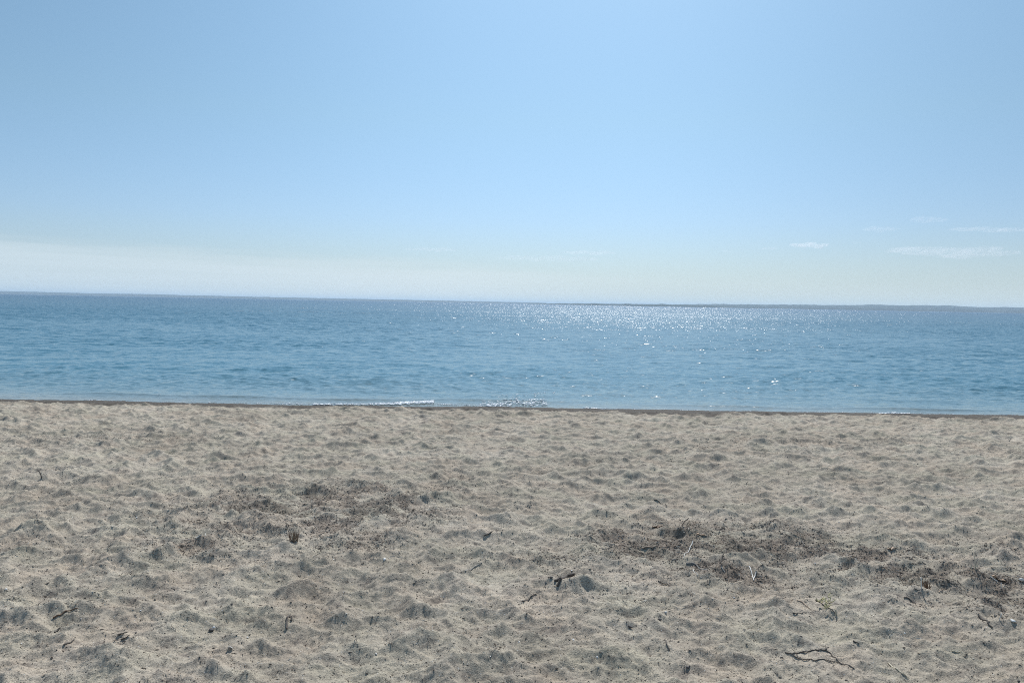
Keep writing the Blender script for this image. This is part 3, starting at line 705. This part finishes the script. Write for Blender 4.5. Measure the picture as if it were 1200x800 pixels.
# weed crumbs: nobody could count them -> one object
def crumbs(n, seed):
    r_ = np.random.default_rng(seed)
    Yc = 2.7 * np.exp(r_.random(n * 7) * math.log(14.2 / 2.7)); Xc = r_.uniform(-1, 1, n * 7) * (.95 * Yc + .9)
    w = wrack(Xc, Yc); keep = r_.random(n * 7) < np.clip(w * 1.5 + .15, 0, 1.2) * np.clip(Yc / 6, .35, 1.2)
    Xc, Yc, w = Xc[keep][:n], Yc[keep][:n], w[keep][:n]; m = len(Xc)
    Yc[:4500] = r_.normal(14.7, .22, 4500) + .022 * Xc[:4500]; Xc[:4500] = r_.uniform(-12, 12, 4500); w[:4500] = .8
    ln = r_.lognormal(math.log(.009), .55, m) * np.clip(.7 + .5 * w, .7, 1.2); long_ = r_.random(m) < .10; ln = np.where(long_, r_.uniform(.02, .07, m), np.minimum(ln, .03)); ln[:4500] *= 2.0
    wd = np.where(long_, r_.uniform(.0012, .0028, m), np.minimum(ln * r_.uniform(.2, .8, m), .005)) ; th = wd * r_.uniform(.15, .45, m)
    a = r_.normal(0, .9, m); tilt = r_.normal(0, .18, m); bend = r_.normal(0, .25, m) * ln
    Zc = sand_h(Xc, Yc)
    ca, sa = np.cos(a), np.sin(a)
    V = np.zeros((m, 9, 3))
    for s_i, u in enumerate((-.5, 0, .5)):
        px_ = u * ln; off_ = bend * (1 - 4 * u * u) * .5
        sc = 1.0 if s_i == 1 else .55
        for k, (dw, dz) in enumerate(((-1, -.4), (1, -.4), (0, 1))):
            lx = px_; ly = off_ + dw * wd * .5 * sc; lz = dz * th * sc + np.sin(tilt) * u * ln + th * .5 + .0005
            V[:, s_i * 3 + k, 0] = Xc + lx * ca - ly * sa; V[:, s_i * 3 + k, 1] = Yc + lx * sa + ly * ca; V[:, s_i * 3 + k, 2] = Zc + lz
    q = []
    for s_i in (0, 1):
        for k in range(3):
            k2 = (k + 1) % 3; q.append((s_i * 3 + k, s_i * 3 + k2, s_i * 3 + 3 + k2, s_i * 3 + 3 + k))
    Fq = (np.array(q)[None] + 9 * np.arange(m)[:, None, None]).reshape(-1, 4)
    tone = np.repeat(r_.random(m), 9)
    return soup_mesh('weed_litter', V.reshape(-1, 3), Fq, {'tone': tone})
m_lit, t, b = material('weed_litter')
t.links.new(ramp(t, attr(t, 'tone'), [(0, (.052, .038, .028)), (.40, (.120, .085, .062)), (.62, (.20, .14, .10)), (.80, (.30, .26, .21)), (.95, (.58, .54, .46))]), b.inputs['Base Color'])
b.inputs['Roughness'].default_value = .85
tag(link('weed_litter', crumbs(135000, 5), m_lit), 'dark weed crumbs and broken stems strewn in patches over the sand', 'weed litter', kind='stuff')

# ------------------------------------------------------------------ foam
def sea_hit(px, py, zl=.02):
    d_ = CAMROT.to_3x3() @ Vector(((px - 600) / F12, (400 - py) / F12, -1)); tt_ = (zl - EYE.z) / d_.z; p = EYE + d_ * tt_; return p.x, p.y
def sea_z(x_, y_):
    i = np.searchsorted(wr_, y_) - 1; h_ = wr_[i] * 1.0 + 1.5; j = np.searchsorted(tw, x_ / h_) - 1
    i = np.clip(i, 0, len(wr_) - 1); j = np.clip(j, 0, len(tw) - 1); return float(WZ[i, j])
V, F = [], []
def froth(px0, px1, py0, py1, n, s0, s1, zup=.0, thick=.5):
    for _ in range(n):
        u = random.random(); px = px0 + (px1 - px0) * u; py = py0 + (py1 - py0) * u + random.gauss(0, thick)
        x_, y_ = sea_hit(px, py); z_ = max(sea_z(x_, y_), gz(x_, y_) if y_ < 17.5 else -1)
        blob(V, F, Vector((x_, y_, z_ + zup)), random.uniform(s0, s1), (random.uniform(1.2, 3.5), random.uniform(.7, 1.4), random.uniform(.35, .8)), sub=1, rough_=.3, rot=random.gauss(0, .3))
froth(462, 508, 472.5, 470.5, 420, .005, .018, .02, .8)
froth(440, 462, 473, 472.5, 90, .005, .014, .015, .6)
froth(366, 470, 473.5, 473.3, 200, .006, .018, .015, .35)
froth(330, 372, 472.8, 473.2, 50, .005, .012, .01, .3)
froth(505, 565, 472.5, 475, 110, .004, .010, .01, .35)
froth(562, 640, 475, 471, 260, .006, .020, .02, 1.9)
froth(575, 650, 465, 462, 50, .006, .014, .03, 1.5)
froth(684, 700, 477.5, 478.5, 40, .006, .018, .01, .3)
froth(1030, 1066, 484.5, 484.5, 60, .006, .018, .01, .4)
froth(100, 360, 469.5, 472.8, 160, .004, .011, .01, .4)
froth(700, 1030, 479.2, 484.2, 160, .004, .011, .01, .4)
froth(1066, 1200, 485, 487, 70, .004, .010, .01, .4)
def whitecap(px, py, wpx, n):
    x0_, y0_ = sea_hit(px, py); k_ = math.hypot(x0_, y0_) / F12
    for _ in range(n):
        x_, y_ = x0_ + random.uniform(-.5, .5) * wpx * k_, y0_ + random.gauss(0, .08 * y0_ / 20)
        blob(V, F, Vector((x_, y_, sea_z(x_, y_) + .03)), k_ * random.uniform(.14, .34), (random.uniform(1.5, 3), 1, .6), sub=1, rough_=.3)
for (px, py, wp, n) in [(355, 361, 6, 8), (76, 366.5, 10, 9), (222, 367, 10, 8), (300, 372, 12, 8), (1045, 381, 10, 9), (1187, 380.5, 7, 7), (995, 393, 6, 8), (1088, 397, 8, 8),
                        (640, 382, 5, 6), (546, 397, 6, 6), (776, 402, 4, 7), (834, 426, 8, 9), (492, 371.5, 9, 8), (459, 379, 9, 8), (480, 409, 5, 6), (695, 424, 5, 6), (885, 389, 8, 8), (1120, 378, 6, 6),
                        (207, 380, 7, 6), (145, 426, 5, 5), (372, 430, 7, 6), (185, 464, 5, 5), (220, 462, 4, 5), (277, 465, 4, 5), (450, 457, 5, 7), (490, 454, 6, 6), (579, 460, 10, 14)]:
    whitecap(px, py, wp, n)
for i in range(60):
    u = random.random(); whitecap(268 + 165 * u, 364.3 + 2.6 * u + random.gauss(0, .25), 4, 2)
m_foam, t, b = material('foam'); b.inputs['Base Color'].default_value = (.93, .94, .94, 1); b.inputs['Roughness'].default_value = .35
tag(link('foam', mesh_from('foam', V, F), m_foam), 'thin white foam at the water edge and on small breaking crests', 'foam', kind='stuff')

# ------------------------------------------------------------------ clouds: thin streaks far out over the sea
def cloud(label, px, py, wpx, hpx, density, seed, dist_=22000, blobs=7):
    rnd = random.Random(seed); d_ = CAMROT.to_3x3() @ Vector(((px - 600) / F12, (400 - py) / F12, -1)); d_ = d_ / d_.y
    c = EYE + d_ * dist_; k_ = dist_ / F12; V, F = [], []
    for i in range(blobs):
        u = (i + .5) / blobs * 2 - 1 if blobs > 1 else 0
        r_ = wpx * k_ / blobs * rnd.uniform(.7, 1.15); env = math.sqrt(max(.08, 1 - u * u))
        hz_ = hpx * k_ * .5 * env * rnd.uniform(.6, 1.1)
        b0 = len(V); sd_ = rnd.uniform(0, 40)
        b_ = bmesh.new(); bmesh.ops.create_icosphere(b_, subdivisions=3, radius=1)
        for v in b_.verts:
            p = v.co; n_ = 1 + .25 * math.sin(3 * p.x + sd_) * math.sin(4 * p.z + sd_) + .15 * math.sin(7 * p.x + 5 * p.y + sd_)
            V.append(Vector((u * wpx * k_ * .45 + p.x * r_ * n_, p.y * r_ * 1.5 * n_ + rnd.uniform(0, .01) * r_, p.z * hz_ * n_ + rnd.uniform(-.05, .05) * hz_ + (hz_ * .3 * math.sin(i * 2.1 + seed)))))
        F += [tuple(b0 + v.index for v in f.verts) for f in b_.faces]; b_.free()
    m = bpy.data.materials.new('cloud_vapour'); m.use_nodes = True; t = m.node_tree; t.nodes.clear()
    o_ = nd(t, 'ShaderNodeOutputMaterial'); pv = nd(t, 'ShaderNodeVolumePrincipled'); pv.inputs['Color'].default_value = (1, 1, 1, 1)
    pv.inputs['Density'].default_value = density * 1.5; pv.inputs['Anisotropy'].default_value = .45; t.links.new(pv.outputs[0], o_.inputs['Volume'])
    o = link('cloud', mesh_from('cloud', V, F), m, loc=c); return tag(o, label, 'cloud')
cloud('brightest small white cloud low over the right of the sea', 948, 287.5, 46, 7, 1.0e-3, 1)
cloud('broad wispy cloud at the right edge, widest of the low clouds', 1122, 295, 150, 15, 2.6e-4, 2, blobs=9)
cloud('thin level streak of cloud touching the right edge of the sky', 1158, 269, 90, 5, 3.5e-4, 3)
cloud('faint puff of cloud, highest of the low clouds', 1087, 257, 42, 9, 2.8e-4, 4)
cloud('small faint cloud left of and below the highest puff', 1032, 268.5, 38, 7, 3.6e-4, 5)
cloud('tiny white cloud just left of the brightest one', 902, 291, 14, 3.5, 6e-4, 6, blobs=4)
cloud('tiny faint cloud second to the left of the brightest one', 852, 294.5, 12, 3, 4e-4, 7, blobs=4)
cloud('tiny faint cloud right of the brightest one', 1004, 284.5, 9, 3.5, 4e-4, 8, blobs=4)
cloud('faint long streak of cloud over the middle of the sea', 690, 296, 62, 5, 3.2e-4, 9)
cloud('faint short streak of cloud left of the long one over the middle', 505, 292.5, 60, 5, 2.6e-4, 10)
cloud('very faint wide streak of cloud under the middle clouds', 640, 303, 120, 8, 1.4e-4, 11, blobs=9)

# ------------------------------------------------------------------ haze
bm = bmesh.new(); bmesh.ops.create_cube(bm, size=1)
hz = bpy.data.meshes.new('haze'); bm.to_mesh(hz); bm.free()
m_hz = bpy.data.materials.new('haze'); m_hz.use_nodes = True; t = m_hz.node_tree; t.nodes.clear()
o_ = nd(t, 'ShaderNodeOutputMaterial'); pv = nd(t, 'ShaderNodeVolumePrincipled')
pv.inputs['Color'].default_value = (.68, .85, 1, 1); pv.inputs['Density'].default_value = 5.2e-5; pv.inputs['Anisotropy'].default_value = 0.25
t.links.new(pv.outputs[0], o_.inputs['Volume'])
ho = link('haze', hz, m_hz); ho.scale = (140000, 70000, 106); ho.location = (0, 30000, 48)
tag(ho, 'thin bluish sea haze', 'haze', kind='stuff')
bpy.context.view_layer.update()
